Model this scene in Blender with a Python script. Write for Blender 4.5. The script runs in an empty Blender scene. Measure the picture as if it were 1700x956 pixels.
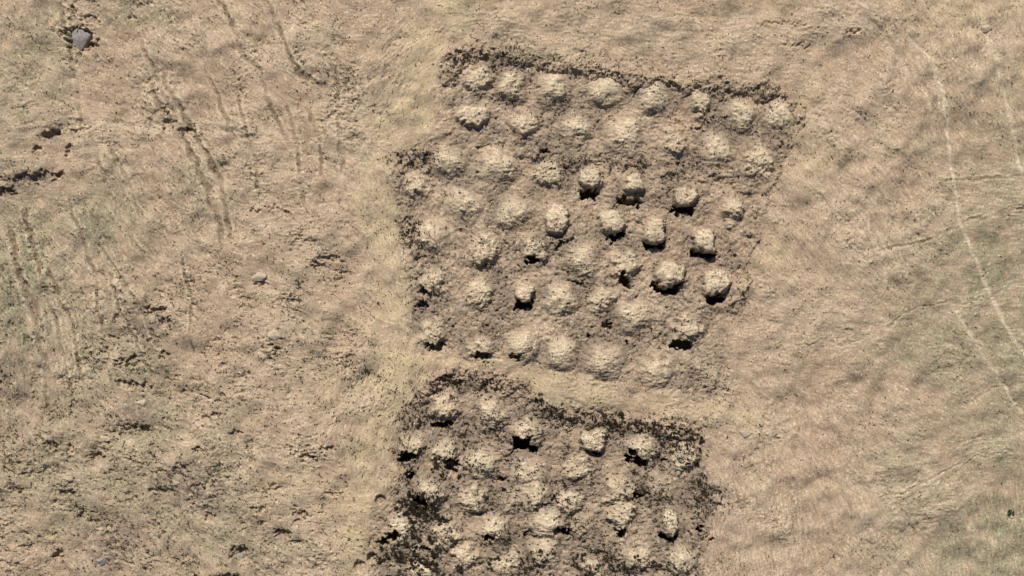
import bpy, math, random
import numpy as np

random.seed(11)
rng = np.random.default_rng(11)
C = bpy.context.scene.collection
S = 0.06                      # metres of ground for one unit of the survey sketch
def wx(px): return (px - 850.0) * S
def wy(py): return (478.0 - py) * S

# ------------------------------------------------------------------ survey grid
STEP = 0.085
NX, NY = 1300, 760
X0, Y0 = -NX * STEP / 2, -NY * STEP / 2
xs = X0 + np.arange(NX) * STEP
ys = Y0 + np.arange(NY) * STEP
GX, GY = np.meshgrid(xs, ys)
PX = GX / S + 850.0           # the same grid in sketch units
PY = 478.0 - GY / S

def sstep(a, b, x):
    t = np.clip((x - a) / (b - a), 0, 1)
    return t * t * (3 - 2 * t)

KX = np.fft.fftfreq(NX, STEP)[None, :]
KY = np.fft.fftfreq(NY, STEP)[:, None]
def fnoise(lmin, lmax, beta=1.0, ang=None, stretch=1.0):
    """unit-variance random field with wavelengths lmin..lmax metres"""
    w = np.fft.fft2(rng.standard_normal((NY, NX)))
    kx, ky = KX, KY
    if ang is not None:
        c, s = math.cos(ang), math.sin(ang)
        kx, ky = (KX * c + KY * s) * stretch, (-KX * s + KY * c)
    k = np.sqrt(kx * kx + ky * ky) + 1e-9
    f = k ** (-beta) * np.exp(-(k * lmin) ** 2) * (1 - np.exp(-(k * lmax) ** 2))
    n = np.real(np.fft.ifft2(w * f))
    return (n - n.mean()) / n.std()

def blob(px, py, rx, ry=None, rot=0.0, p=2.0):
    ry = ry or rx
    c, s = math.cos(rot), math.sin(rot)
    u = ((PX - px) * c + (PY - py) * s) / rx
    v = (-(PX - px) * s + (PY - py) * c) / ry
    return np.exp(-(u * u + v * v) ** (p / 2))

def pdist(pts, wob=0.0):
    """distance in sketch units to a polyline, and the run along it 0..1"""
    qx, qy = PX, PY
    if wob:
        qx, qy = PX + WA * wob, PY + WB * wob
    best = np.full(PX.shape, 1e9); run = np.zeros(PX.shape)
    L = [0.0]
    for a, b in zip(pts, pts[1:]): L.append(L[-1] + math.hypot(b[0]-a[0], b[1]-a[1]))
    for k, (a, b) in enumerate(zip(pts, pts[1:])):
        dx, dy = b[0]-a[0], b[1]-a[1]; l2 = dx*dx + dy*dy
        t = np.clip(((qx-a[0])*dx + (qy-a[1])*dy) / l2, 0, 1)
        d = np.hypot(qx - a[0] - t*dx, qy - a[1] - t*dy)
        m = d < best
        best = np.where(m, d, best)
        run = np.where(m, (L[k] + t*math.sqrt(l2)) / L[-1], run)
    return best, run

WA, WB = fnoise(0.5, 4, 1.6), fnoise(0.5, 4, 1.6)      # wobble for outlines
VA, VB = fnoise(0.2, 1.2, 1.4), fnoise(0.2, 1.2, 1.4)  # finer wobble

# ------------------------------------------------------------------ grain of the ground (which way grass and furrows lie)
ctrl = [  # sketch x, y, lie of the grain in degrees (0 = east, positive turns towards the south)
 (60,60,35),(250,80,28),(420,60,45),(560,120,20),(100,250,-8),(280,330,50),(450,300,12),(560,420,8),(100,450,60),
 (60,620,80),(250,560,12),(420,600,10),(120,800,10),(300,880,35),(480,820,8),(650,120,-50),(640,400,85),(620,700,-70),
 (850,30,2),(1000,60,4),(1200,60,3),(1350,60,12),(1480,60,40),(1600,120,75),(1400,250,40),(1400,420,48),(1500,330,55),
 (1620,330,3),(1650,450,-12),(1400,560,-6),(1480,650,35),(1620,600,30),(1320,760,60),(1260,880,88),(1450,900,60),
 (1560,800,-18),(1650,900,78),(950,250,15),(900,500,10),(1000,850,12),(1100,660,5)]
ax = np.zeros((NY, NX)); ay = np.zeros((NY, NX))
for (cx, cy, a) in ctrl:
    w = 1.0 / (((PX-cx)**2 + (PY-cy)**2) + 1500.0) ** 1.6
    ax += w * math.cos(2*math.radians(a)); ay += w * math.sin(2*math.radians(a))
TH = 0.5 * np.arctan2(ay, ax) + 0.17 * fnoise(1.2, 7, 1.3)
VX, VY = np.cos(TH), -np.sin(TH)

def lic(n, length, h=0.8):
    acc = n.copy()
    jj, ii = np.meshgrid(np.arange(NX, dtype=np.float32), np.arange(NY, dtype=np.float32))
    for sgn in (1, -1):
        x, y = jj.copy(), ii.copy(); px_, py_ = VX*sgn, VY*sgn
        for k in range(length):
            xi = np.rint(x).astype(np.int32) % NX; yi = np.rint(y).astype(np.int32) % NY
            vx, vy = VX[yi, xi], VY[yi, xi]
            s = np.sign(vx*px_ + vy*py_); s[s == 0] = 1
            px_, py_ = vx*s, vy*s
            x += px_*h; y += py_*h
            acc += n[np.rint(y).astype(np.int32) % NY, np.rint(x).astype(np.int32) % NX]
    acc -= acc.mean()
    return acc / acc.std()

streak_f = lic(fnoise(0.06, 0.8, 0.2), 3)           # fine lie of dry grass
streak_c = lic(fnoise(0.2, 2.2, 0.8), 9)          # coarser furrows
iso_f = fnoise(0.09, 0.7, 0.5)
smooth = np.clip(0.62 + 0.5*fnoise(1.0, 7, 1.3), 0.1, 1.35)    # some ground is blurred flat by trampling, some is sharp
iso_m = fnoise(0.25, 2.5, 1.2)
iso_c = fnoise(1.2, 9, 1.5)
patch = fnoise(2.5, 14, 1.6)
patch2 = fnoise(1.2, 8, 1.5)

# ------------------------------------------------------------------ regions
def inpoly(pts):
    m = np.zeros(PX.shape, bool)
    n = len(pts)
    for k in range(n):
        (x1, y1), (x2, y2) = pts[k], pts[(k+1) % n]
        if y1 == y2: continue
        c = ((y1 > PY) != (y2 > PY)) & (PX < (x2-x1)*(PY-y1)/(y2-y1) + x1)
        m ^= c
    return m
UP = [(738,100),(770,75),(830,80),(960,108),(1130,138),(1230,138),(1300,150),(1326,178),(1318,220),(1296,290),(1266,340),(1244,410),(1232,470),
      (1212,520),(1212,600),(1190,660),(1120,650),(1040,640),(960,630),(880,600),(700,590),(684,540),(680,450),(664,390),(654,320),(656,270),(690,240),(748,220),(752,160)]
LO = [(700,640),(745,620),(810,618),(870,640),(925,680),(1010,684),(1100,706),(1162,712),(1168,770),(1200,830),(1180,880),(1165,990),(610,990),(612,900),(616,850),(668,800),(650,750),(668,690)]
def soft(poly, w):
    d = pdist(poly + [poly[0]], 4)[0]
    m = inpoly(poly)
    sd = np.where(m, -d, d)
    return 1 - sstep(-w, w, sd)
plotU, plotL = soft(UP, 12), soft(LO, 12)
plot = np.maximum(plotU, plotL)

# straw-coloured beaten margin and tracks
d1, _ = pdist([(775,-20),(735,45),(700,120),(676,195),(640,250),(628,300),(636,350),(648,430),(652,500),(658,560),(650,620),(622,700),(606,780),(592,850),(606,930),(600,990)], 10)
straw = 0.95 * np.exp(-(d1/38)**2.4)
d2, _ = pdist([(660,600),(740,602),(840,610),(930,645),(1040,665),(1180,680),(1260,690)], 8)
straw = np.maximum(straw, 0.8*np.exp(-(d2/22)**2.2))
for (a, b, r, q, k) in [(1345,265,48,60,.6),(1300,420,45,40,.55),(1400,840,50,40,.5),(1600,20,110,45,.65),(1690,90,50,80,.6),(1330,180,40,40,.7),
                        (445,495,22,28,.8),(860,15,60,18,.5),(1250,10,60,12,.6),(400,40,40,25,.35),(540,55,40,22,.4),(230,480,40,20,.4),(840,880,50,40,.4),(88,18,9,30,.8),
                        (560,660,40,50,.45),(490,790,60,40,.35)]:
    straw = np.maximum(straw, k*blob(a, b, r, q))
straw *= np.clip(0.75 + 0.3*patch2, 0.2, 1.1)
straw = np.clip(straw * (1 - 0.75*plot), 0, 1)

green = np.zeros(PX.shape)
for (a, b, r, q, k) in [(170,370,70,60,.9),(60,470,70,70,.85),(100,560,60,50,.6),(60,80,60,50,.5),(220,20,60,25,.7),(90,140,40,40,.5),(250,690,50,60,.7),(110,830,110,60,.6),
                        (330,860,90,80,.6),(400,900,60,50,.6),(390,720,35,30,.5),(1650,900,120,90,1.1),(1640,450,110,100,.95),(1690,590,90,110,1.),(1570,570,130,90,.7),(1500,780,60,40,.55),
                        (1560,245,50,25,.5),(1640,720,100,60,.5),(935,250,70,22,.6),(880,95,60,18,.7),(230,600,60,60,.5),(520,560,30,70,.35),(930,660,40,16,.8),(870,570,60,20,.4),(460,900,50,40,.3),(30,480,80,190,.85),(20,150,50,90,.5),(130,600,60,110,.6),(90,760,90,80,.5),(200,800,110,70,.45),(350,790,60,60,.55),(1710,420,90,260,.75),(1660,740,80,120,.6),(1560,870,120,90,.45),(1620,250,70,80,.35),
                        (1650,330,60,40,.4),(320,310,40,60,.4),(860,300,90,40,.35)]:
    green = np.maximum(green, k*blob(a, b, r, q))
green = np.clip(green * np.clip(1.15 + 0.4*patch2 + 0.3*iso_m, 0, 1.5), 0, 1) * (1 - 0.8*straw)

grey = np.zeros(PX.shape)                                             # stony, bare, mauve-grey earth, plus shade between mounds put into the colour
for (a, b, r, q, k) in [(40,300,70,26,1.),(85,225,12,8,.8),(240,545,38,38,1.1),(222,692,30,24,1.3),(180,895,62,40,1.1),(320,810,55,36,1.1),(20,640,28,80,.9),(400,930,25,30,.9),
                        (75,650,22,70,.6),(460,360,40,12,.5),(250,610,40,14,.6),(390,720,50,14,.5),(560,130,50,24,.45),(110,830,60,14,.4),(460,885,40,14,.5),(700,470,25,40,.5),(695,425,26,30,.7),(690,262,34,24,.75),(675,320,18,26,.8),(790,630,70,22,.7),(735,705,34,20,.9),(770,790,55,25,.8),(690,880,60,60,.7),
                        (990,690,80,18,.8),(900,505,60,25,.6),(1040,345,50,16,.7),(880,440,40,18,.7),(780,155,20,20,.8),(960,460,50,14,.6),(1130,590,30,14,.5),(880,940,70,40,.6),(1020,910,60,35,.5),
                        (1175,830,36,36,.6),(830,745,34,18,.7),(870,860,40,26,.5),(1090,620,30,22,.5),(760,650,60,20,.4),(1240,500,14,40,.3)]:
    grey = np.maximum(grey, k*blob(a, b, r, q))
grey = np.clip(grey * np.clip(0.85 + 0.5*iso_m, 0, 1.3), 0, 1)

# shade between the mounds, put into the soil colour over both plots
gap_shade = plot * np.clip(.52 + .28*plotL + .30*patch2 + .2*iso_m, .1, 1)
grey = np.maximum(grey, gap_shade)
# ------------------------------------------------------------------ relief of the open ground
rough = np.clip(0.55 + 0.45*patch, 0.12, 1.3) * (1 - 0.62*straw)
left = 1 - sstep(560, 700, PX)
leftlow = left * sstep(380, 560, PY)
G = 0.16*iso_c + 0.10*patch
rough *= 1 - .3*sstep(1240, 1340, PX)
G += rough * smooth * (0.016*streak_f + 0.024*streak_c + 0.030*iso_f + 0.050*iso_m)
# small broken turf edges and hollows
turf = lic(fnoise(0.35, 2.0, 1.0), 8) + 0.5*VA
amt = (0.25 + 0.65*leftlow + 0.2*left) * np.clip(0.4 + 0.6*patch2, 0, 1.3) * (1-0.7*straw)
G -= 0.20 * amt * sstep(1.0, 1.55, turf)
G -= 0.12 * amt * sstep(1.25, 1.6, iso_m + 0.5*iso_f)

pale = np.zeros(PX.shape); bare = np.zeros(PX.shape)
def groove(pts, w, depth, wob=3, palek=0.0, rim=0.3, fade=True):
    """a rut or a worn trail: sunk a little, with thrown-up edges"""
    global G, pale, bare
    trail = palek > .6
    w *= 1.0 if not trail else .85; depth *= 1.15; wob *= .5
    d, r = pdist(pts, wob)
    e = (sstep(0, .12, r) * (1 - sstep(.88, 1, r))) if fade else 1.0
    broken = np.clip(.85 + 0.35*patch2 + 0.3*iso_m, 0.4, 1.3) * e
    G = G - depth*broken*np.exp(-(d/w)**2) + rim*depth*broken*np.exp(-((d-1.9*w)/(0.8*w))**2)
    bare = np.maximum(bare, (1-palek)*np.clip(1.05*broken, 0, 1)*np.exp(-(d/(w*1.15))**2))
    pale = np.maximum(pale, .5*(1-palek)*np.clip(broken, 0, 1)*np.exp(-((d-2.1*w)/(.9*w))**2)*(rim > 0))
    if palek: pale = np.maximum(pale, palek*np.clip(broken + .4, 0, 1)*np.exp(-(d/(w*1.1))**2.5))
# worn trails on the right
groove([(1510,60),(1545,95),(1562,140),(1573,205),(1581,275),(1592,365),(1616,420),(1640,470),(1668,535),(1730,640)], 4.0, .06, 2, .85, fade=False)
groove([(1625,30),(1658,110),(1680,200),(1693,260),(1697,300)], 4.5, .05, 2, .7)
groove([(1575,500),(1603,545),(1626,582),(1652,615),(1700,690)], 4.2, .05, 2, .7)
groove([(1430,20),(1500,90),(1545,150),(1560,210)], 4, .05, 3, .25)
groove([(1290,578),(1400,564),(1466,550),(1503,522),(1562,502),(1642,490),(1720,460)], 1.9, 0.07, 7, .1)
groove([(1600,668),(1652,645),(1710,632)], 1.9, 0.07, 6, .1)
groove([(1440,840),(1468,828),(1522,806),(1580,776),(1650,752),(1710,748)], 1.9, 0.08, 7, .2)
groove([(1440,420),(1480,412),(1540,398),(1600,372),(1720,330)], 2.0, 0.07, 3, 0)
groove([(1560,300),(1640,295),(1710,292)], 2.0, 0.06, 2, 0)
for dx in (0, 46, 100): groove([(1350+dx,300),(1390+dx,370),(1440+dx,440),(1480+dx,500)], 2.6, .04, 10, .35)
# wheel ruts on the left
groove([(150,205),(162,260),(180,325),(200,365),(228,410),(262,450)], 3.2, .16, 3, .2)
groove([(180,235),(205,290),(222,330),(243,372)], 3.0, .15, 3, .2)
groove([(165,400),(178,430),(205,470),(240,520),(262,580)], 2.6, .12, 3, .1)
groove([(240,120),(262,165),(290,215),(318,260),(345,310),(362,370),(368,420)], 4.2, .18, 4, 0)
groove([(262,110),(290,165),(318,215),(348,265),(366,300),(376,360),(382,410)], 3.6, .17, 4, 0)
groove([(355,-20),(385,40),(400,78),(412,100),(442,124)], 3.4, .17, 3, 0)
groove([(428,-20),(452,22),(470,62),(484,100),(500,122),(540,150)], 3.4, .16, 3, 0)
groove([(330,95),(352,140),(368,185),(384,218),(400,240)], 2.6, .13, 3, .1)
groove([(434,130),(446,170),(462,205),(480,235),(500,262)], 3.2, .12, 3, 0)
groove([(510,175),(522,205),(532,250),(534,300)], 3.0, .10, 3, 0)
groove([(12,360),(30,440),(56,520),(74,600),(80,690)], 4.2, .20, 3, 0)
groove([(78,430),(100,500),(128,560),(136,640)], 3.0, .15, 3, 0)
groove([(180,440),(200,520),(240,600),(262,640)], 2.6, .12, 3, 0)
groove([(590,60),(600,140),(592,230),(612,300),(612,400),(606,480),(612,545)], 3.0, .05, 5, .4)
groove([(626,540),(600,620),(574,700)], 3.0, .05, 6, .4)
groove([(100,0),(118,90),(128,170),(150,260)], 2.6, .12, 3, .1)
groove([(300,420),(316,500),(322,600)], 2.4, .10, 3, .1)
groove([(36,330),(60,420),(84,510),(108,600),(118,680)], 2.8, .15, 3, 0)
groove([(110,330),(140,400),(160,480),(176,560)], 2.6, .13, 3, 0)
groove([(230,60),(262,130),(290,190),(305,240)], 2.6, .12, 3, .1)
groove([(392,150),(408,210),(424,270),(428,330)], 2.6, .11, 3, .1)
groove([(470,160),(490,220),(500,290),(506,350)], 2.6, .10, 3, .1)
groove([(548,90),(560,150),(562,220),(570,290)], 2.6, .10, 4, .1)
groove([(20,235),(60,215),(120,205),(190,205),(250,215),(320,210),(400,222),(450,245)], 5, .10, 4, .55)
for k in range(5): groove([(700+20*k,28+6*k),(860+30*k,22+10*k),(1060+30*k,32+10*k),(1300+20*k,20+14*k)], 2.0, .02, 5, .3)
def window(px, py, e):
    j0, j1 = (np.clip(int((wx(px + q*e) - X0)/STEP), 0, NX) for q in (-1, 1))
    i0, i1 = (np.clip(int((wy(py + q*e) - Y0)/STEP), 0, NY) for q in (1, -1))
    return slice(i0, i1), slice(j0, j1)
# gully edge on the far left
def hole(px, py, rx, ry, depth, rot=0.0, p=4.0, w=3.0):
    """a steep-sided hollow sunk in the ground"""
    c, s = math.cos(rot), math.sin(rot); e = 1.6*max(rx, ry) + 8
    W_ = window(px, py, e)
    qx, qy = PX[W_] + VA[W_]*w*0.8, PY[W_] + VB[W_]*w*0.8
    u = ((qx-px)*c + (qy-py)*s)/rx; v = (-(qx-px)*s + (qy-py)*c)/ry
    r = (np.abs(u)**p + np.abs(v)**p)**(1/p)
    G[W_] -= depth*(1 - sstep(0.72, 1.12, r))
for a in [(84,222,18,7,.7,-.15),(60,250,9,6,.4,0),(112,252,6,10,.4,.2),(60,296,36,10,.35,-.1),(10,318,16,9,.7,0),(12,300,22,6,.3,0),(95,292,9,8,.45,0),(128,215,22,3.5,.3,-.1),
          (122,16,4,9,.6,0.1),(150,32,18,5,.35,.3),(220,29,9,4,.35,.3),(132,64,21,19,.75,0),(104,54,7,6,.5,0),(133,86,6,7,.5,.3),(152,73,9,6,.6,.1),
          (331,748,9,4,.5,.7),(462,350,18,5,.3,.3),(470,887,16,7,.55,.3),(95,920,7,10,.6,.5),(115,745,8,5,.4,0),(395,918,14,12,.5,0),(428,350,10,4,.3,0),(60,645,10,40,.2,0),
          (430,472,12,4,.3,.1),(312,217,14,5,.4,.1),(280,205,8,5,.3,0),(258,515,18,5,.45,0),(275,535,9,7,.45,0),(272,592,10,7,.4,.3),(212,600,22,4,.45,-.1),(222,640,30,6,.4,.1),
          (230,712,22,7,.5,.1),(85,740,12,7,.3,.6),(160,760,14,6,.4,.4),(110,820,14,5,.4,.2),(300,780,12,10,.35,.2),(270,815,22,6,.35,0),(340,810,24,8,.3,.1),(135,855,8,6,.4,.6),
          (550,430,22,5,.35,.1),(530,440,12,4,.35,0),(585,600,10,14,.25,0),(390,720,10,5,.4,.6),(545,745,12,6,.3,0),(500,855,14,5,.35,0),(425,845,12,5,.35,.1),(455,810,10,4,.3,0),
          (348,860,8,7,.4,.5),(380,965,20,14,.5,0),(1415,52,14,3,.25,.1),(1592,96,4,3,.3,0),(1300,40,40,3,.2,.05),(1320,75,24,3,.2,.05)]:
    hole(*a)

# plots: the diggings between the mounds are rougher and lie a little lower
clod = fnoise(0.22, 1.1, 0.9)
G = G*(1-0.45*plot)
G += plot * smooth*(0.012*clod + 0.013*iso_f) + plot*(0.06*iso_m - 0.25) + .014*plotL*clod
G -= plot * 0.30 * sstep(1.35, 1.75, clod + 0.5*iso_f) * np.clip(0.5 + 0.6*patch2 + 0.6*plotL, 0, 1.4)

# pits hard against the south foot of the mounds, mostly added to blacken the shadows
for a in [(978,322,15,7,1.5,.05),(1048,334,20,6,.8,.1),(1134,346,18,7.5,1.5,.15),(1024,390,14,5.5,1.4,-.6),(1085,404,17,6,1.5,0),(1168,421,22,5.5,1.6,.08),
          (882,430,12,4.5,1.0,.1),(1037,464,8,11,1.2,-.5),(1107,476,22,9,1.7,.05),(1188,494,14,7,1.5,-.2),(868,505,16,6,1.6,-.2),(1132,571,19,6.5,1.2,.2),
          (936,404,18,4,.5,-.5),(866,737,13,18,2.6,.1),(873,748,18,10,2.6,.3),(676,757,14,8,1.6,-.4),(985,750,10,7,1.4,-.2),(1062,766,12,6,1.4,.35),(1050,750,6,5,1.2,0),(1042,763,5,5,1.2,0),
          (935,883,15,4.5,1.2,-.15),(1032,884,8,6,1.3,-.2),(1112,892,17,5.5,1.4,.25),(735,704,16,5,1.1,-.2),(700,916,13,8,1.5,-.3),(655,888,11,7,1.5,-.5),(698,834,13,8,1.4,.4),
          (690,852,18,5,1.2,0),(637,898,8,7,1.1,0),(750,772,10,10,.9,.2),(685,792,10,6,1.1,.4),(1165,215,16,2.2,.35,.25),(820,243,28,3,.7,-.05),(905,252,9,4,.7,.1),
          (955,472,14,4,.8,.2),(862,468,8,5,.6,0),(800,591,14,5,.4,0),(855,592,10,4,.35,.4),(1010,540,8,4,.5,.1),(1037,572,7,5,.8,.2),(980,562,6,5,.7,0),
          (700,505,8,6,.5,.5),(705,483,9,5,.45,.3),(720,574,16,5,.35,0),(910,840,12,4,.9,.4),(922,830,7,5,.9,.4),(1057,842,8,5,1.0,0),(1065,822,16,3,.8,-.1),
          (1120,742,10,4,1.0,.05),(1105,768,6,5,1.2,0),(1138,762,7,5,1.0,.5),(1162,878,6,5,.9,.5),(1178,895,4,3,.8,0),(835,798,10,4,.7,.4),(838,810,6,6,.7,.4),(780,815,18,4,.7,.1),
          (748,873,12,5,.9,.2),(812,892,7,7,.8,.5),(880,890,12,4,.6,.3),(1160,920,6,5,.7,0)]:
    a = list(a); a[4] *= 1.9; a[3] *= 1.18; a[1] += .1*a[3]; hole(*a)
hole(631, 831, 9, 9, .55, 0, 2.2, .5); hole(597, 941, 10, 11, .5, .3, 2.2, .8); hole(618, 928, 9, 9, .7, 0, 2.2, 1.)

# ------------------------------------------------------------------ what stands on the ground, cut from the same survey grid
def grid_mesh(name, m, Z, masks, GX=GX, GY=GY):
    """one mesh over the grid cells whose four corners are all in m"""
    iy, ix = np.nonzero(m)
    y0, y1, x0, x1 = iy.min(), iy.max()+1, ix.min(), ix.max()+1
    sub = m[y0:y1, x0:x1]
    idx = np.full(sub.shape, -1, np.int64)
    cell = sub[:-1, :-1] & sub[1:, :-1] & sub[:-1, 1:] & sub[1:, 1:]
    used = np.zeros(sub.shape, bool)
    used[:-1, :-1] |= cell; used[1:, :-1] |= cell; used[:-1, 1:] |= cell; used[1:, 1:] |= cell
    idx[used] = np.arange(used.sum())
    quads = np.stack([idx[:-1, :-1][cell], idx[:-1, 1:][cell], idx[1:, 1:][cell], idx[1:, :-1][cell]], 1)
    sl = (slice(y0, y1), slice(x0, x1))
    co = np.stack([GX[sl][used], GY[sl][used], Z[sl][used]], 1)
    vals = [q[sl][used] for q in masks]
    return mesh_from(name, co, quads, vals)

def mesh_from(name, co, quads, vals=None, smooth=True):
    me = bpy.data.meshes.new(name)
    k = quads.shape[1]
    me.vertices.add(len(co)); me.vertices.foreach_set('co', co.astype(np.float32).ravel())
    me.loops.add(quads.size); me.loops.foreach_set('vertex_index', quads.astype(np.int32).ravel())
    me.polygons.add(len(quads)); me.polygons.foreach_set('loop_start', np.arange(0, quads.size, k, dtype=np.int32))
    me.polygons.foreach_set('use_smooth', np.full(len(quads), smooth))
    me.update(calc_edges=True)
    if vals is not None:
        for nm, ch in (('cover', vals[:4]), ('grain', vals[4:8])):
            a = me.color_attributes.new(nm, 'FLOAT_COLOR', 'POINT')
            d = np.zeros((len(co), 4), np.float32)
            for q, v in enumerate(ch): d[:, q] = v
            a.data.foreach_set('color', d.ravel())
    return me

def tag(o, label, cat=None, group=None, kind=None):
    if label: o['label'] = label
    if cat: o['category'] = cat
    if group: o['group'] = group
    if kind: o['kind'] = kind
    return o

streak01 = np.clip(0.5 + (0.15*streak_f + 0.08*streak_c + .12*iso_f)*(1 - .35*straw), 0, 1)
pale = np.maximum(pale, .5*sstep(1.5, 2.4, iso_f + .5*streak_f)*(1 - straw))      # flecks of dry straw
broad01 = np.clip(0.5 + 0.2*patch + 0.12*iso_m, 0, 1)

# ------------------------------------------------------------------ materials
def soil_material():
    m = bpy.data.materials.new('dry_earth'); m.use_nodes = True
    nt = m.node_tree; N = nt.nodes; L = nt.links
    bs = N['Principled BSDF']; bs.inputs['Roughness'].default_value = .95; bs.inputs['Specular IOR Level'].default_value = .08
    def attr(nm):
        a = N.new('ShaderNodeAttribute'); a.attribute_name = nm
        s = N.new('ShaderNodeSeparateColor'); L.new(a.outputs['Color'], s.inputs[0]); return a, s
    ca, cover = attr('cover'); ga, grain = attr('grain')
    geo = N.new('ShaderNodeNewGeometry')
    def noise(scale, detail=4, rough=.6, out='Fac'):
        n = N.new('ShaderNodeTexNoise'); n.inputs['Scale'].default_value = scale; n.inputs['Detail'].default_value = detail
        n.inputs['Roughness'].default_value = rough; L.new(geo.outputs['Position'], n.inputs['Vector']); return n.outputs[out]
    def ramp(src, a, b, lo=0., hi=1.):
        r = N.new('ShaderNodeMapRange'); r.clamp = True
        for i, v in enumerate((a, b, lo, hi)): r.inputs[i+1].default_value = v
        L.new(src, r.inputs[0]); return r.outputs[0]
    def mix(f, a, b, mode='MIX'):
        x = N.new('ShaderNodeMix'); x.data_type = 'RGBA'; x.blend_type = mode; x.clamp_factor = True
        if isinstance(f, (int, float)): x.inputs['Factor'].default_value = f
        else: L.new(f, x.inputs['Factor'])
        for sock, v in ((x.inputs[6], a), (x.inputs[7], b)):
            if isinstance(v, tuple): sock.default_value = (*v, 1)
            else: L.new(v, sock)
        return x.outputs[2]
    def math_(op, a, b):
        x = N.new('ShaderNodeMath'); x.operation = op
        for s, v in zip(x.inputs, (a, b)):
            if isinstance(v, (int, float)): s.default_value = v
            else: L.new(v, s)
        return x.outputs[0]
    n1 = noise(.22, 5); n2 = noise(1.3, 5); n3 = noise(5.5, 4, .7); n4 = noise(14., 3, .7)
    col = mix(ramp(n1, .35, .65), (.358, .264, .184), (.325, .237, .161))
    col = mix(ramp(grain.outputs[1], .25, .8), col, (.378, .291, .205))
    col = mix(ramp(n2, .50, .70, 0, .45), col, (.225, .171, .108))
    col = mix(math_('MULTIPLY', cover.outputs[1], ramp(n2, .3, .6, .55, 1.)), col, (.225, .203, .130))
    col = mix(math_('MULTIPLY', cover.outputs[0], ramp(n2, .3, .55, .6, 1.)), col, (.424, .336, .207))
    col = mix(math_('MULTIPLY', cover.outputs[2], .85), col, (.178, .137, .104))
    col = mix(ca.outputs['Alpha'], col, (.190, .135, .085))
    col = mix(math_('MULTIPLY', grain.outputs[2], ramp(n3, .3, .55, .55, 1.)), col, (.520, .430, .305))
    # dry stalks and grit: lie of the grass, then speckle
    g1 = ramp(grain.outputs[0], .12, .88, .72, 1.24)
    g2 = ramp(n3, .3, .72, .80, 1.20)
    g3 = ramp(n4, .3, .72, .72, 1.28)
    k = math_('MULTIPLY', math_('MULTIPLY', g1, g2), g3)
    cc = N.new('ShaderNodeCombineColor')
    for i in range(3): L.new(k, cc.inputs[i])
    col = mix(1.0, col, cc.outputs[0], 'MULTIPLY')
    L.new(col, bs.inputs['Base Color'])
    b = N.new('ShaderNodeBump'); b.inputs['Strength'].default_value = .4; b.inputs['Distance'].default_value = .05
    L.new(math_('ADD', n3, n4), b.inputs['Height']); L.new(b.outputs[0], bs.inputs['Normal'])
    return m
EARTH = soil_material()

def plain_material(name, c1, c2, scale=6., rough=.9, bump=0., trans=0.):
    m = bpy.data.materials.new(name); m.use_nodes = True
    nt = m.node_tree; N = nt.nodes; L = nt.links
    bs = N['Principled BSDF']; bs.inputs['Roughness'].default_value = rough; bs.inputs['Specular IOR Level'].default_value = .15
    geo = N.new('ShaderNodeNewGeometry')
    n = N.new('ShaderNodeTexNoise'); n.inputs['Scale'].default_value = scale; n.inputs['Detail'].default_value = 5
    L.new(geo.outputs['Position'], n.inputs['Vector'])
    r = N.new('ShaderNodeValToRGB'); r.color_ramp.elements[0].position = .35; r.color_ramp.elements[1].position = .65
    r.color_ramp.elements[0].color = (*c1, 1); r.color_ramp.elements[1].color = (*c2, 1)
    L.new(n.outputs['Fac'], r.inputs[0]); L.new(r.outputs[0], bs.inputs['Base Color'])
    if bump:
        b = N.new('ShaderNodeBump'); b.inputs['Strength'].default_value = bump; b.inputs['Distance'].default_value = .04
        L.new(n.outputs['Fac'], b.inputs['Height']); L.new(b.outputs[0], bs.inputs['Normal'])
    return m
SCRUB = plain_material('dark_scrub_leaf', (.014, .011, .007), (.040, .031, .018), 3.)
LEAF = plain_material('green_leaf', (.03, .06, .028), (.05, .085, .04), 3.)
TWIG = plain_material('twig_bark', (.07, .05, .035), (.11, .085, .06), 20.)
STONE_G = plain_material('grey_stone', (.17, .154, .143), (.26, .237, .218), 5., .9, .6)
STONE_P = plain_material('pale_stone', (.30, .235, .165), (.42, .34, .25), 4., .95, .8)
STALK = plain_material('dry_stalk', (.30, .23, .14), (.44, .35, .22), .8)

# ------------------------------------------------------------------ earth banks round the plots
BANKS = [
 ('long rough dry earth bank bending round the top edge of the upper plot',
  [(742,150),(744,108),(770,84),(820,82),(880,98),(960,114),(1040,128),(1130,142),(1220,144),(1285,154),(1318,176),(1324,200),(1312,222)], 14, .62),
 ('low crumbling earth bank crossing the upper plot between its second and third mound rows',
  [(790,250),(850,252),(900,258),(960,266),(1030,272),(1085,288),(1140,292),(1200,300),(1262,318)], 8, .32),
 ('dark scrubby earth bank along the top edge of the lower plot',
  [(694,668),(712,644),(750,630),(810,628),(860,645),(908,676),(955,694),(1010,696),(1060,708),(1110,718),(1158,724)], 13, .55),
 ('low soft dark bank edging the right side of the upper plot',
  [(1312,215),(1300,248),(1290,292),(1268,338),(1246,400),(1234,470),(1214,520)], 7, .34),
 ('short dark earth bank on the left edge of the upper plot beside the straw track',
  [(715,248),(684,256),(668,280),(664,320),(674,360),(684,400),(702,430)], 9, .40)]
bank_rough = np.clip(1 + .2*clod + .18*iso_f, -.3, 2.2)
top_of = G.copy()                                             # highest surface, for setting plants down
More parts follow.
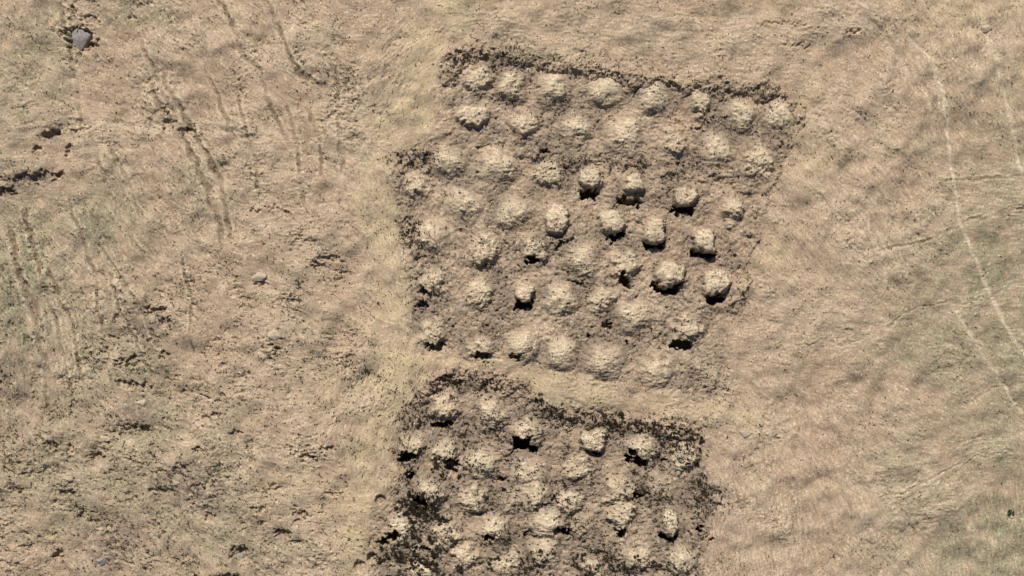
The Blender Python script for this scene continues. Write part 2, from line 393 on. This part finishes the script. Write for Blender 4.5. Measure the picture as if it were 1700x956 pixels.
for label, pts, w, h in BANKS:
    d, r = pdist(pts, 5)
    e = sstep(0, .05, r) * (1 - sstep(.95, 1, r))
    lift = h * np.exp(-(d/w)**2.2) * (0.35 + 0.65*bank_rough) * (.3 + .7*e)
    Z = G + lift - 0.10
    m = d < w*1.75
    gm = np.maximum(grey, .45*np.exp(-(d/w)**2))
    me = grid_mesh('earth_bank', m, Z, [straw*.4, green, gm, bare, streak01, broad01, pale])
    me.materials.append(EARTH)
    o = bpy.data.objects.new('earth_bank', me); C.objects.link(o)
    tag(o, label, 'earth bank', 'earth banks edging the plots')
    top_of = np.where(m, np.maximum(top_of, Z), top_of)

# ------------------------------------------------------------------ mounds
ROWS = ['first', 'second', 'third', 'fourth', 'fifth', 'sixth', 'seventh']
# x, y of the crown, half width, half depth, height, kind: b block with sharp faces, d smooth dome, r rough and crumbling, s sunken and slumped
UPPER = [
 [(788,128,20,18,.85,'r'),(850,138,24,20,1.1,'d'),(920,143,26,21,1.1,'d'),(1004,147,34,20,1.0,'d'),(1085,160,28,20,.9,'d'),(1163,170,22,20,1.15,'r'),(1228,185,24,24,.9,'d'),(1293,190,22,26,.85,'d')],
 [(783,192,28,15,1.0,'b'),(870,200,24,20,.9,'r'),(955,208,26,20,.9,'d'),(1035,224,36,28,.95,'d'),(1118,232,26,22,.8,'r'),(1190,246,32,26,.75,'d'),(1258,262,28,34,.75,'r')],
 [(744,262,16,15,.9,'d'),(826,270,36,20,.9,'d'),(905,288,30,20,.75,'r'),(980,296,17,16,1.3,'b'),(1054,305,16,15,1.2,'b'),(1137,325,20,15,1.4,'b'),(1218,345,22,24,1.1,'r')],
 [(693,303,20,16,.8,'r'),(770,335,30,22,.55,'d'),(852,350,30,20,.5,'d'),(924,362,20,24,1.2,'b'),(1014,368,22,20,1.25,'b'),(1085,384,18,19,1.4,'b'),(1168,399,20,20,1.5,'b')],
 [(718,388,28,20,.8,'d'),(802,412,30,24,1.0,'r'),(883,414,22,18,1.15,'r'),(965,428,32,24,.9,'d'),(1040,438,22,20,1.25,'r'),(1110,456,24,20,1.5,'b'),(1187,467,20,22,1.3,'b')],
 [(716,466,28,20,.95,'r'),(795,486,26,22,1.0,'r'),(871,486,15,15,1.35,'b'),(930,492,24,20,1.0,'d'),(996,494,19,17,1.05,'r'),(1053,520,34,26,1.1,'d'),(1140,543,26,24,1.2,'r')],
 [(716,550,26,22,1.05,'r'),(799,568,26,20,1.1,'r'),(866,570,28,20,.9,'d'),(933,582,24,20,.9,'d'),(1004,597,34,32,1.2,'d'),(1090,612,28,24,.85,'d'),(1178,612,26,30,.55,'s')]]
LOWER = [
 [(738,672,20,17,1.1,'r'),(814,684,20,17,1.15,'d'),(874,712,22,18,1.1,'d'),(984,731,20,17,1.2,'b'),(1066,742,22,18,1.1,'d'),(1132,756,24,22,.8,'r')],
 [(684,738,24,18,.95,'r'),(742,748,24,18,.8,'r'),(798,762,28,24,.8,'d'),(878,780,34,18,.4,'d'),(960,780,30,20,.5,'r')],
 [(716,815,26,18,.95,'d'),(786,826,28,22,.9,'r'),(852,828,22,18,.7,'s'),(886,820,18,26,.9,'d'),(942,832,26,20,.75,'r'),(1028,812,28,20,.75,'r'),(1096,800,28,22,.6,'s')],
 [(668,872,18,16,.85,'d'),(742,884,24,16,.8,'r'),(820,876,30,22,.8,'d'),(908,866,30,24,1.05,'d'),(966,872,26,20,.7,'s'),(1032,856,22,18,.95,'r'),(1112,866,14,20,1.2,'b')],
 [(700,948,28,18,.9,'d'),(770,922,26,16,.7,'r'),(838,936,30,18,.8,'r'),(906,912,26,20,.8,'d'),(985,938,30,20,.8,'r'),(1060,925,28,22,.75,'r'),(1130,925,26,20,.8,'d')]]
KIND = {'b': ('sharp flat-topped earth mound', 'black shadow at its foot'), 'd': ('smooth rounded earth mound', None),
        'r': ('rough crumbling earth mound', None), 's': ('low slumped earth mound', None)}
def ordinal(k, n):
    names = ['leftmost', 'second from the left', 'third from the left', 'fourth from the left', 'fifth from the left', 'sixth from the left', 'seventh from the left', 'rightmost']
    return 'rightmost' if k == n-1 else names[k]
crowns = []
FIELDS = (PX, PY, GX, GY, G, WA, WB, VA, VB, clod, iso_f, iso_m, streak_f, straw, green, grey, bare, streak01, broad01)
def mound(px, py, rx, ry, h, kind, label, group):
    W_ = window(px, py, 1.7*max(rx, ry, 26) + 14)
    PX, PY, GX, GY, G, WA, WB, VA, VB, clod, iso_f, iso_m, streak_f, straw, green, grey, bare, streak01, broad01 = (q[W_] for q in FIELDS)
    rot = random.uniform(-.22, .22); k = .4 if kind != 'b' else 1; rx, ry = 24.5 + k*(rx - 23), 23 + k*(ry - 21)
    wob = {'b': 2.2, 'd': 2.2, 'r': 4.0, 's': 5.0}[kind]
    c, s = math.cos(rot), math.sin(rot)
    qx, qy = PX + WA*wob*.8 + VA*wob*.6, PY + WB*wob*.8 + VB*wob*.6
    if kind == 'd': qy = qy - 2
    u = ((qx-px)*c + (qy-py)*s)/rx; v = (-(qx-px)*s + (qy-py)*c)/ry
    p = {'b': 3.0, 'd': 2.2, 'r': 2.3, 's': 2.1}[kind]
    r = (np.abs(u)**p + np.abs(v)**p)**(1/p)
    # every mound is a heap as wide as its place in the row, with its crown on top
    ww = {'b': 1.6, 'd': 2.6, 'r': 4.0, 's': 3.6}[kind]
    d = np.hypot((PX + WA*ww - px)/max(rx*1.52, 38), (PY + WB*ww - py - 4)/max(ry*1.65, 39))
    heap = .5*(1 + np.cos(math.pi*np.clip(d, 0, 1)))
    m = d < 1.02
    if kind == 'b':
        top = (1 - sstep(.74, 1.06, r))*(.92 - .08*v)
        body = .52*top + .50*heap; h *= 1.18; rg = .026
    elif kind == 'd':
        body = heap**.8; h = .5*h + .78; rg = .022
    elif kind == 'r':
        body = .25*(1 - sstep(.55, 1.1, r)) + .8*heap**.8; h = .6*h + .52; rg = .045
    else:
        body = heap*(1 - .4*np.exp(-(r/.5)**2)); h = h + .25; rg = .02
    base = float(np.median(G[m])) if m.any() else 0.
    Gs = np.where(G < base - .25, base - .25, G) if kind != 'b' else G
    bits = rg*(clod + .5*iso_f)*np.clip(body*1.6, 0, 1)
    gouge = -.24*sstep(1.6, 1.95, iso_m*.6 + .9*clod)*np.clip(body*1.5, 0, 1) * (1.0 if kind in 'rs' else .55)
    Z = np.maximum(G, base - .1)*.4 + base*.6 + h*body + bits + gouge - .16 + .03*streak_f
    deep = (G < base - .5) & (r > (.98 if kind == 'b' else .55)) & (v > -.2)
    Z = np.where(deep, G - .3, Z)                     # the face runs straight down into a pit at its foot
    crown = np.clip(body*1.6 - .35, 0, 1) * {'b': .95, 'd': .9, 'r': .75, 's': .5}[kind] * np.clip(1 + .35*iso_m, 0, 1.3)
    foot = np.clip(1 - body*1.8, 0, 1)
    me = grid_mesh('earth_mound', m, Z, [np.clip(straw*.3 + .6*crown, 0, 1), green*(1-crown), np.clip(grey*(1 - .8*crown) + .30*crown*sstep(.3, 1.3, iso_m + .6*clod), 0, 1), bare, streak01, broad01, .68*crown], GX, GY)  # lower slopes carry the painted shade of the gaps
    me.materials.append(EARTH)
    o = bpy.data.objects.new('earth_mound', me)
    # the mound's own origin stands at the middle of its base
    X, Y = wx(px), wy(py)
    me.transform(__import__('mathutils').Matrix.Translation((-X, -Y, -base)))
    o.location = (X, Y, base)
    C.objects.link(o); tag(o, label, 'earth mound', group)
    t = top_of[W_]; t[m] = np.maximum(t, Z)[m]
    crowns.append((px, py, rx, ry))
DARK = {(978,322)}
for ri, row in enumerate(UPPER):
    for k, a in enumerate(row):
        nm, ex = KIND[a[5]]
        mound(*a, f'{nm}, {ordinal(k, len(row))} in the {ROWS[ri]} row of the upper plot', 'earth mounds of the upper plot')
for ri, row in enumerate(LOWER):
    for k, a in enumerate(row):
        nm, ex = KIND[a[5]]
        mound(*a, f'{nm}, {ordinal(k, len(row))} in the {ROWS[ri]} row of the lower plot', 'earth mounds of the lower plot')

# ------------------------------------------------------------------ the ground, one sheet out to the horizon
far = np.cumsum(.3*1.22**np.arange(34))
def axis(n): return np.concatenate([-far[::-1] - 0, np.zeros(0)]), far
ix = np.concatenate([np.full(len(far), -1), np.arange(NX), np.full(len(far), -2)])
gx = np.concatenate([xs[0]-far[::-1], xs, xs[-1]+far]); gy = np.concatenate([ys[0]-far[::-1], ys, ys[-1]+far])
jx = np.rint((gx - X0)/STEP).astype(np.int64) % NX; jy = np.rint((gy - Y0)/STEP).astype(np.int64) % NY
inx = (gx >= xs[0]-1e-6) & (gx <= xs[-1]+1e-6); iny = (gy >= ys[0]-1e-6) & (gy <= ys[-1]+1e-6)
inside = iny[:, None] & inx[None, :]
open_h = .16*iso_c + .10*patch
Zf = np.where(inside, G[jy][:, jx], open_h[jy][:, jx])
def full(a, outside=0.): return np.where(inside, a[jy][:, jx], outside if np.isscalar(outside) else outside[jy][:, jx])
FX, FY = np.meshgrid(gx, gy)
n_y, n_x = Zf.shape
idx = np.arange(n_y*n_x).reshape(n_y, n_x)
quads = np.stack([idx[:-1, :-1].ravel(), idx[:-1, 1:].ravel(), idx[1:, 1:].ravel(), idx[1:, :-1].ravel()], 1)
me = mesh_from('ground', np.stack([FX.ravel(), FY.ravel(), Zf.ravel()], 1), quads,
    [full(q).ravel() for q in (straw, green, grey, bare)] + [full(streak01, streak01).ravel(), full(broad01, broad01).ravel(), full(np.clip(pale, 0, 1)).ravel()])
me.materials.append(EARTH)
ground = bpy.data.objects.new('ground', me); C.objects.link(ground); ground['kind'] = 'structure'

def height_at(x, y):
    j = min(max(int(round((x-X0)/STEP)), 0), NX-1); i = min(max(int(round((y-Y0)/STEP)), 0), NY-1)
    return float(top_of[i, j])

# ------------------------------------------------------------------ scrub
def bush_mesh(name, seed, leaves=420, leaf=.08):
    r = np.random.default_rng(seed)
    lobes = [(r.uniform(-.85, .85), r.uniform(-.75, .75), r.uniform(.1, .4), r.uniform(.2, .5)) for _ in range(7)]
    co, tri, mats = [], [], []
    for _ in range(leaves):
        lx, ly, lz, lr = lobes[r.integers(len(lobes))]
        d = r.standard_normal(3); d /= np.linalg.norm(d); d[2] = abs(d[2])*.8
        c = np.array([lx, ly, lz]) + d*lr*r.uniform(.35, 1.)
        a = r.standard_normal(3); a /= np.linalg.norm(a); b = np.cross(a, r.standard_normal(3)); b /= np.linalg.norm(b)+1e-6
        s = leaf*r.uniform(.7, 1.9); k = len(co)
        co += [c - a*s, c + b*s*.55, c + a*s, c - b*s*.55]; tri.append((k, k+1, k+2, k+3)); mats.append(0)
    for lx, ly, lz, lr in lobes:                       # twigs up from the root into every lobe
        for _ in range(3):
            e = np.array([lx, ly, lz + lr*.5]) + r.standard_normal(3)*.12; k = len(co)
            w = np.array([-e[1], e[0], 0]); w = w/(np.linalg.norm(w)+1e-6)*.022
            co += [-w + (0, 0, -.1), w + (0, 0, -.1), e + w*.3, e - w*.3]; tri.append((k, k+1, k+2, k+3)); mats.append(1)
    me = mesh_from(name, np.array(co), np.array(tri), None, False)
    me.materials.append(SCRUB); me.materials.append(TWIG)
    me.polygons.foreach_set('material_index', np.array(mats, np.int32)); me.update()
    return me
protos = [bush_mesh('scrub_bush', 40+k, 600 + 40*k) for k in range(5)]
placed = []
def bush(px, py, r, label, group):
    x, y = wx(px), wy(py)
    o = bpy.data.objects.new('scrub_bush', protos[random.randrange(5)])
    o.location = (x, y, height_at(x, y) - .04); o.rotation_euler = (0, 0, random.uniform(0, 6.28))
    k = r*random.uniform(.85, 1.15); o.scale = (k*random.uniform(.8, 1.3), k*random.uniform(.7, 1.1), k*random.uniform(.6, .95))
    C.objects.link(o); tag(o, label, 'scrub bush', group); placed.append((px, py, r))
def scatter(cx, cy, rx, ry, n, r0, r1, label, group):
    for _ in range(n):
        for _try in range(20):
            a = random.uniform(0, 6.28); q = math.sqrt(random.random())
            px, py = cx + rx*q*math.cos(a), cy + ry*q*math.sin(a)
            if all(math.hypot(px-b[0], py-b[1]) > 5 for b in placed): break
        bush(px, py, random.uniform(r0, r1)*random.choice((.7, 1, 1, 1.25)), label, group)
def along(pts, spread, n, r0, r1, label, group):
    L = [0.]
    for a, b in zip(pts, pts[1:]): L.append(L[-1] + math.hypot(b[0]-a[0], b[1]-a[1]))
    for _ in range(n):
        for _try in range(20):
            t = random.random()*L[-1]; k = max(i for i in range(len(L)-1) if L[i] <= t); f = (t-L[k])/(L[k+1]-L[k])
            a, b = pts[k], pts[k+1]
            px = a[0]+(b[0]-a[0])*f + random.gauss(0, spread*.6); py = a[1]+(b[1]-a[1])*f + random.gauss(0, spread)
            if all(math.hypot(px-q[0], py-q[1]) > 4.5 for q in placed): break
        bush(px, py, random.uniform(r0, r1), label, group)
T = 'dark low scrub bush '
along([(890,660),(915,684),(950,692),(1010,694),(1060,706),(1075,712),(1110,716),(1160,724)], 7, 62, .20, .42, T+'in the dark line along the lower plot bank', 'scrub along the lower plot bank')
scatter(770,640,70,20, 34, .16, .32, T+'on the left end of the lower plot bank', 'scrub on the left end of the lower plot bank')
scatter(700,845,46,28, 30, .30, .58, T+'in the thicket on the left edge of the lower plot', 'scrub thicket left of the lower plot')
scatter(680,915,56,34, 32, .28, .58, T+'in the ragged thicket at the lower plot bottom left', 'scrub at the bottom left of the lower plot')
scatter(750,775,30,22, 14, .22, .44, T+'in the clump between left mounds of the lower plot', 'scrub clump between lower mounds')
scatter(690,695,30,14, 10, .18, .32, T+'above the left mounds of the lower plot', 'scrub above the left lower mounds')
scatter(1175,830,34,34, 24, .14, .28, T+'in the grey patch on the right edge of the lower plot', 'scrub patch right of the lower plot')
scatter(1135,755,32,24, 12, .14, .28, T+'around the right end mound of the lower plot', 'scrub round the right end lower mound')
scatter(690,262,36,18, 16, .14, .30, T+'in the dark patch at the upper plot left corner', 'scrub at the upper plot left corner')
scatter(684,385,18,28, 13, .18, .34, T+'in the dark strip on the upper plot left edge', 'scrub on the upper plot left edge')
scatter(930,935,190,22, 30, .20, .42, T+'among the bottom row of mounds in the lower plot', 'scrub among the bottom mounds')
scatter(925,815,30,20, 6, .16, .32, T+'beside the pale middle mound of the lower plot', 'scrub beside the pale middle mound')
scatter(1080,570,26,26, 7, .12, .22, T+'in the furrow left of the lowest right upper mound', 'scrub in the upper plot furrow')

# one greener plant away at the right-hand edge
def sapling():
    r = np.random.default_rng(5)
    root = bpy.data.objects.new('green_shrub', None); root.location = (wx(1680), wy(851), height_at(wx(1680), wy(851))); C.objects.link(root)
    tag(root, 'lone small dark green shrub growing in the grassy right corner', 'shrub')
    me = bush_mesh('foliage', 77, 420, .10); me.materials.clear(); me.materials.append(LEAF); me.materials.append(TWIG)
    o = bpy.data.objects.new('foliage', me); o.scale = (.42, .40, .55); o.location = (0, 0, .1); o.parent = root; C.objects.link(o)
    co, q = [], []
    for k in range(2):
        for a in range(6): co.append((math.cos(a*1.047)*(.04-.02*k), math.sin(a*1.047)*(.04-.02*k), -.1 + .45*k))
    for a in range(6): q.append((a, (a+1) % 6, 6+(a+1) % 6, 6+a))
    st = mesh_from('stem', np.array(co), np.array(q)); st.materials.append(TWIG)
    s = bpy.data.objects.new('stem', st); s.parent = root; C.objects.link(s)
sapling()

# ------------------------------------------------------------------ stones
import bmesh
from mathutils import Vector, noise as mnoise
def stone(px, py, sx, sy, sz, mat, label, seed, cat='stone', name='stone', rot=0.):
    bm = bmesh.new(); bmesh.ops.create_icosphere(bm, subdivisions=4, radius=1)
    for v in bm.verts:
        d = v.co.normalized(); q = d*1.1 + Vector((seed*3.1, seed*1.7, seed))
        k = 1 + .34*mnoise.noise(q) + .22*mnoise.noise(q*2.7) + .10*mnoise.noise(q*7)
        # knock flat facets off it
        for f in range(7):
            n = Vector((math.sin(seed*5+f*2.3), math.cos(seed*3+f*1.9), math.sin(f*1.3+seed))).normalized()
            t = d.dot(n)*k
            if t > .72: k *= .72/t
        v.co = d*k
        v.co = Vector((v.co.x*sx, v.co.y*sy, v.co.z*sz))
    me = bpy.data.meshes.new(name); bm.to_mesh(me); bm.free()
    me.polygons.foreach_set('use_smooth', [True]*len(me.polygons)); me.materials.append(mat)
    o = bpy.data.objects.new(name, me); x, y = wx(px), wy(py)
    o.location = (x, y, height_at(x, y) - sz*.05); o.rotation_euler = (0, 0, rot); C.objects.link(o)
    tag(o, label, cat)
stone(128, 62, 1.25, 1.2, .6, STONE_G, 'big grey boulder in a dark hollow near the top left corner', 3, 'boulder', 'boulder', .3)
stone(84, 229, .45, .3, .25, STONE_G, 'small grey stone below the black gash at the left edge', 5)
stone(430, 459, .85, .55, .35, STONE_P, 'large pale stone above a straw patch in the left field', 7, rot=.1)
stone(455, 556, .75, .5, .3, STONE_P, 'pale flat stone lying below the straw patch in the left field', 8, rot=-.2)
stone(236, 670, .6, .45, .35, STONE_P, 'pale stone beside a dark grey patch in the lower left field', 9)
stone(168, 779, .35, .5, .3, STONE_P, 'small upright pale stone in the lower left field', 10)
stone(168, 930, .6, .4, .25, STONE_G, 'low grey stone near the bottom left corner', 12)
stone(398, 926, .5, .4, .35, STONE_G, 'dark grey stone in a hollow at the bottom of the left field', 13)
stone(1683, 858, .3, .22, .2, STONE_P, 'whitish stone at the foot of the lone green shrub', 14)
stone(1637, 47, .55, .4, .2, STONE_P, 'pale stone beside the upper right worn trail', 15)
stone(1236, 718, .5, .45, .12, STONE_P, 'pale slab lying in the open right of the lower plot', 16)

# ------------------------------------------------------------------ dry stalks, too many to count
def stalks(n, name, mat, dens, h0, h1, seed, w0=.015, w1=.035):
    r = np.random.default_rng(seed)
    p = dens.ravel()/dens.sum()
    pick = r.choice(p.size, n, p=p)
    iy, ix_ = np.divmod(pick, NX)
    x = xs[ix_] + r.uniform(-.5, .5, n)*STEP; y = ys[iy] + r.uniform(-.5, .5, n)*STEP; z = top_of[iy, ix_] - .02
    th = TH[iy, ix_] + r.normal(0, .5, n)
    h = r.uniform(h0, h1, n)
    lean = r.uniform(.6, 1.6, n)
    dx, dy = np.cos(th), -np.sin(th)
    sg = np.where(r.random(n) < .5, -1, 1)
    w = r.uniform(w0, w1, n)
    P = np.stack([x, y, z], 1)
    side = np.stack([-dy*w, dx*w, 0*w], 1)
    tip = P + np.stack([dx*sg*lean*h, dy*sg*lean*h, h*.7], 1)
    co = np.stack([P - side, P + side, tip], 1).reshape(-1, 3)
    tri = np.arange(3*n).reshape(n, 3)
    me = mesh_from(name, co, tri, None, False); me.materials.append(mat)
    o = bpy.data.objects.new(name, me); C.objects.link(o); return o
edge = (np.abs(GX) < 53) & (np.abs(GY) < 31)
dens = edge * np.clip(.5 + .35*patch2 + .35*iso_m + .3*green, .02, 2) * (1 - .4*straw) * (1-.5*plot)
g = stalks(90000, 'dry_grass', STALK, dens, .08, .24, 3)
tag(g, 'short dry straw-coloured grass stubble spread over the whole field', 'dry grass', None, 'stuff')
clump = sstep(.85, 1.6, .8*clod + .6*iso_f + .35*patch2)
thick = np.zeros(PX.shape)                                  # where the weeds stand thickest
for (a, b, r_, q, k) in [(690,262,40,22,.9),(684,390,20,36,.9),(770,640,80,24,1.),(1010,696,170,14,.9),(700,850,50,40,1.),(690,915,80,40,1.),(760,776,40,28,.9),(710,700,50,16,.9),(1178,830,36,36,1.),
                         (1135,755,36,30,.8),(930,940,220,26,.8),(720,470,40,24,.5),(960,110,200,22,.2),(800,80,60,20,.4),(1280,165,60,20,.35),(1030,275,220,14,.6),(1180,640,30,30,.5),(1222,490,18,40,.5),
                         (860,430,60,40,.3),(560,440,60,14,.3),(300,215,40,10,.4),(240,530,40,30,.4),(320,800,60,30,.4),(200,900,80,40,.35),(560,140,50,30,.3),(640,250,20,60,.2)]:
    thick = np.maximum(thick, k*blob(a, b, r_, q, p=3))
onmound = np.zeros(PX.shape)
for (a, b, r_, q) in crowns: onmound = np.maximum(onmound, blob(a, b, r_*.9, q*.9, p=3))
dens = edge * clump * (1 - .45*onmound) * (.03 + thick + .10*plotU + .75*plotL + .16*leftlow + .05*left + .015)
g = stalks(70000, 'withered_weeds', SCRUB, dens, .06, .20, 4, .035, .08)
tag(g, 'dark withered weeds scattered over the diggings and banks', 'weeds', None, 'stuff')

# ------------------------------------------------------------------ light, sky, camera
EL, AZ = math.radians(49), math.radians(-14)         # sun stands to the top of the picture, a little left
sd = Vector((math.sin(AZ)*math.cos(EL), math.cos(AZ)*math.cos(EL), math.sin(EL)))
sun = bpy.data.lights.new('sun', 'SUN'); sun.energy = 5.0; sun.angle = math.radians(.5); sun.color = (1, .955, .89)
so = bpy.data.objects.new('sun', sun); so.rotation_euler = sd.to_track_quat('Z', 'Y').to_euler(); so.location = sd*80; C.objects.link(so)
w = bpy.data.worlds.new('World'); bpy.context.scene.world = w; w.use_nodes = True
nt = w.node_tree; bg = nt.nodes['Background']; bg.inputs[1].default_value = .05
sky = nt.nodes.new('ShaderNodeTexSky'); sky.sky_type = 'NISHITA'; sky.sun_disc = False
sky.sun_elevation = EL; sky.sun_rotation = AZ; sky.dust_density = 2.0; sky.altitude = 1500
nt.links.new(sky.outputs[0], bg.inputs[0])

cam = bpy.data.cameras.new('camera'); cam.sensor_width = 36; H = 120.0
cam.lens = 36*H/102.0; cam.clip_end = 3000; cam.clip_start = 1
co_ = bpy.data.objects.new('camera', cam); co_.location = (0, 0, H); co_.rotation_euler = (0, 0, 0); C.objects.link(co_)
sc = bpy.context.scene; sc.camera = co_
sc.view_settings.view_transform = 'Standard'; sc.view_settings.look = 'None'; sc.view_settings.exposure = 0.24; sc.view_settings.gamma = 1
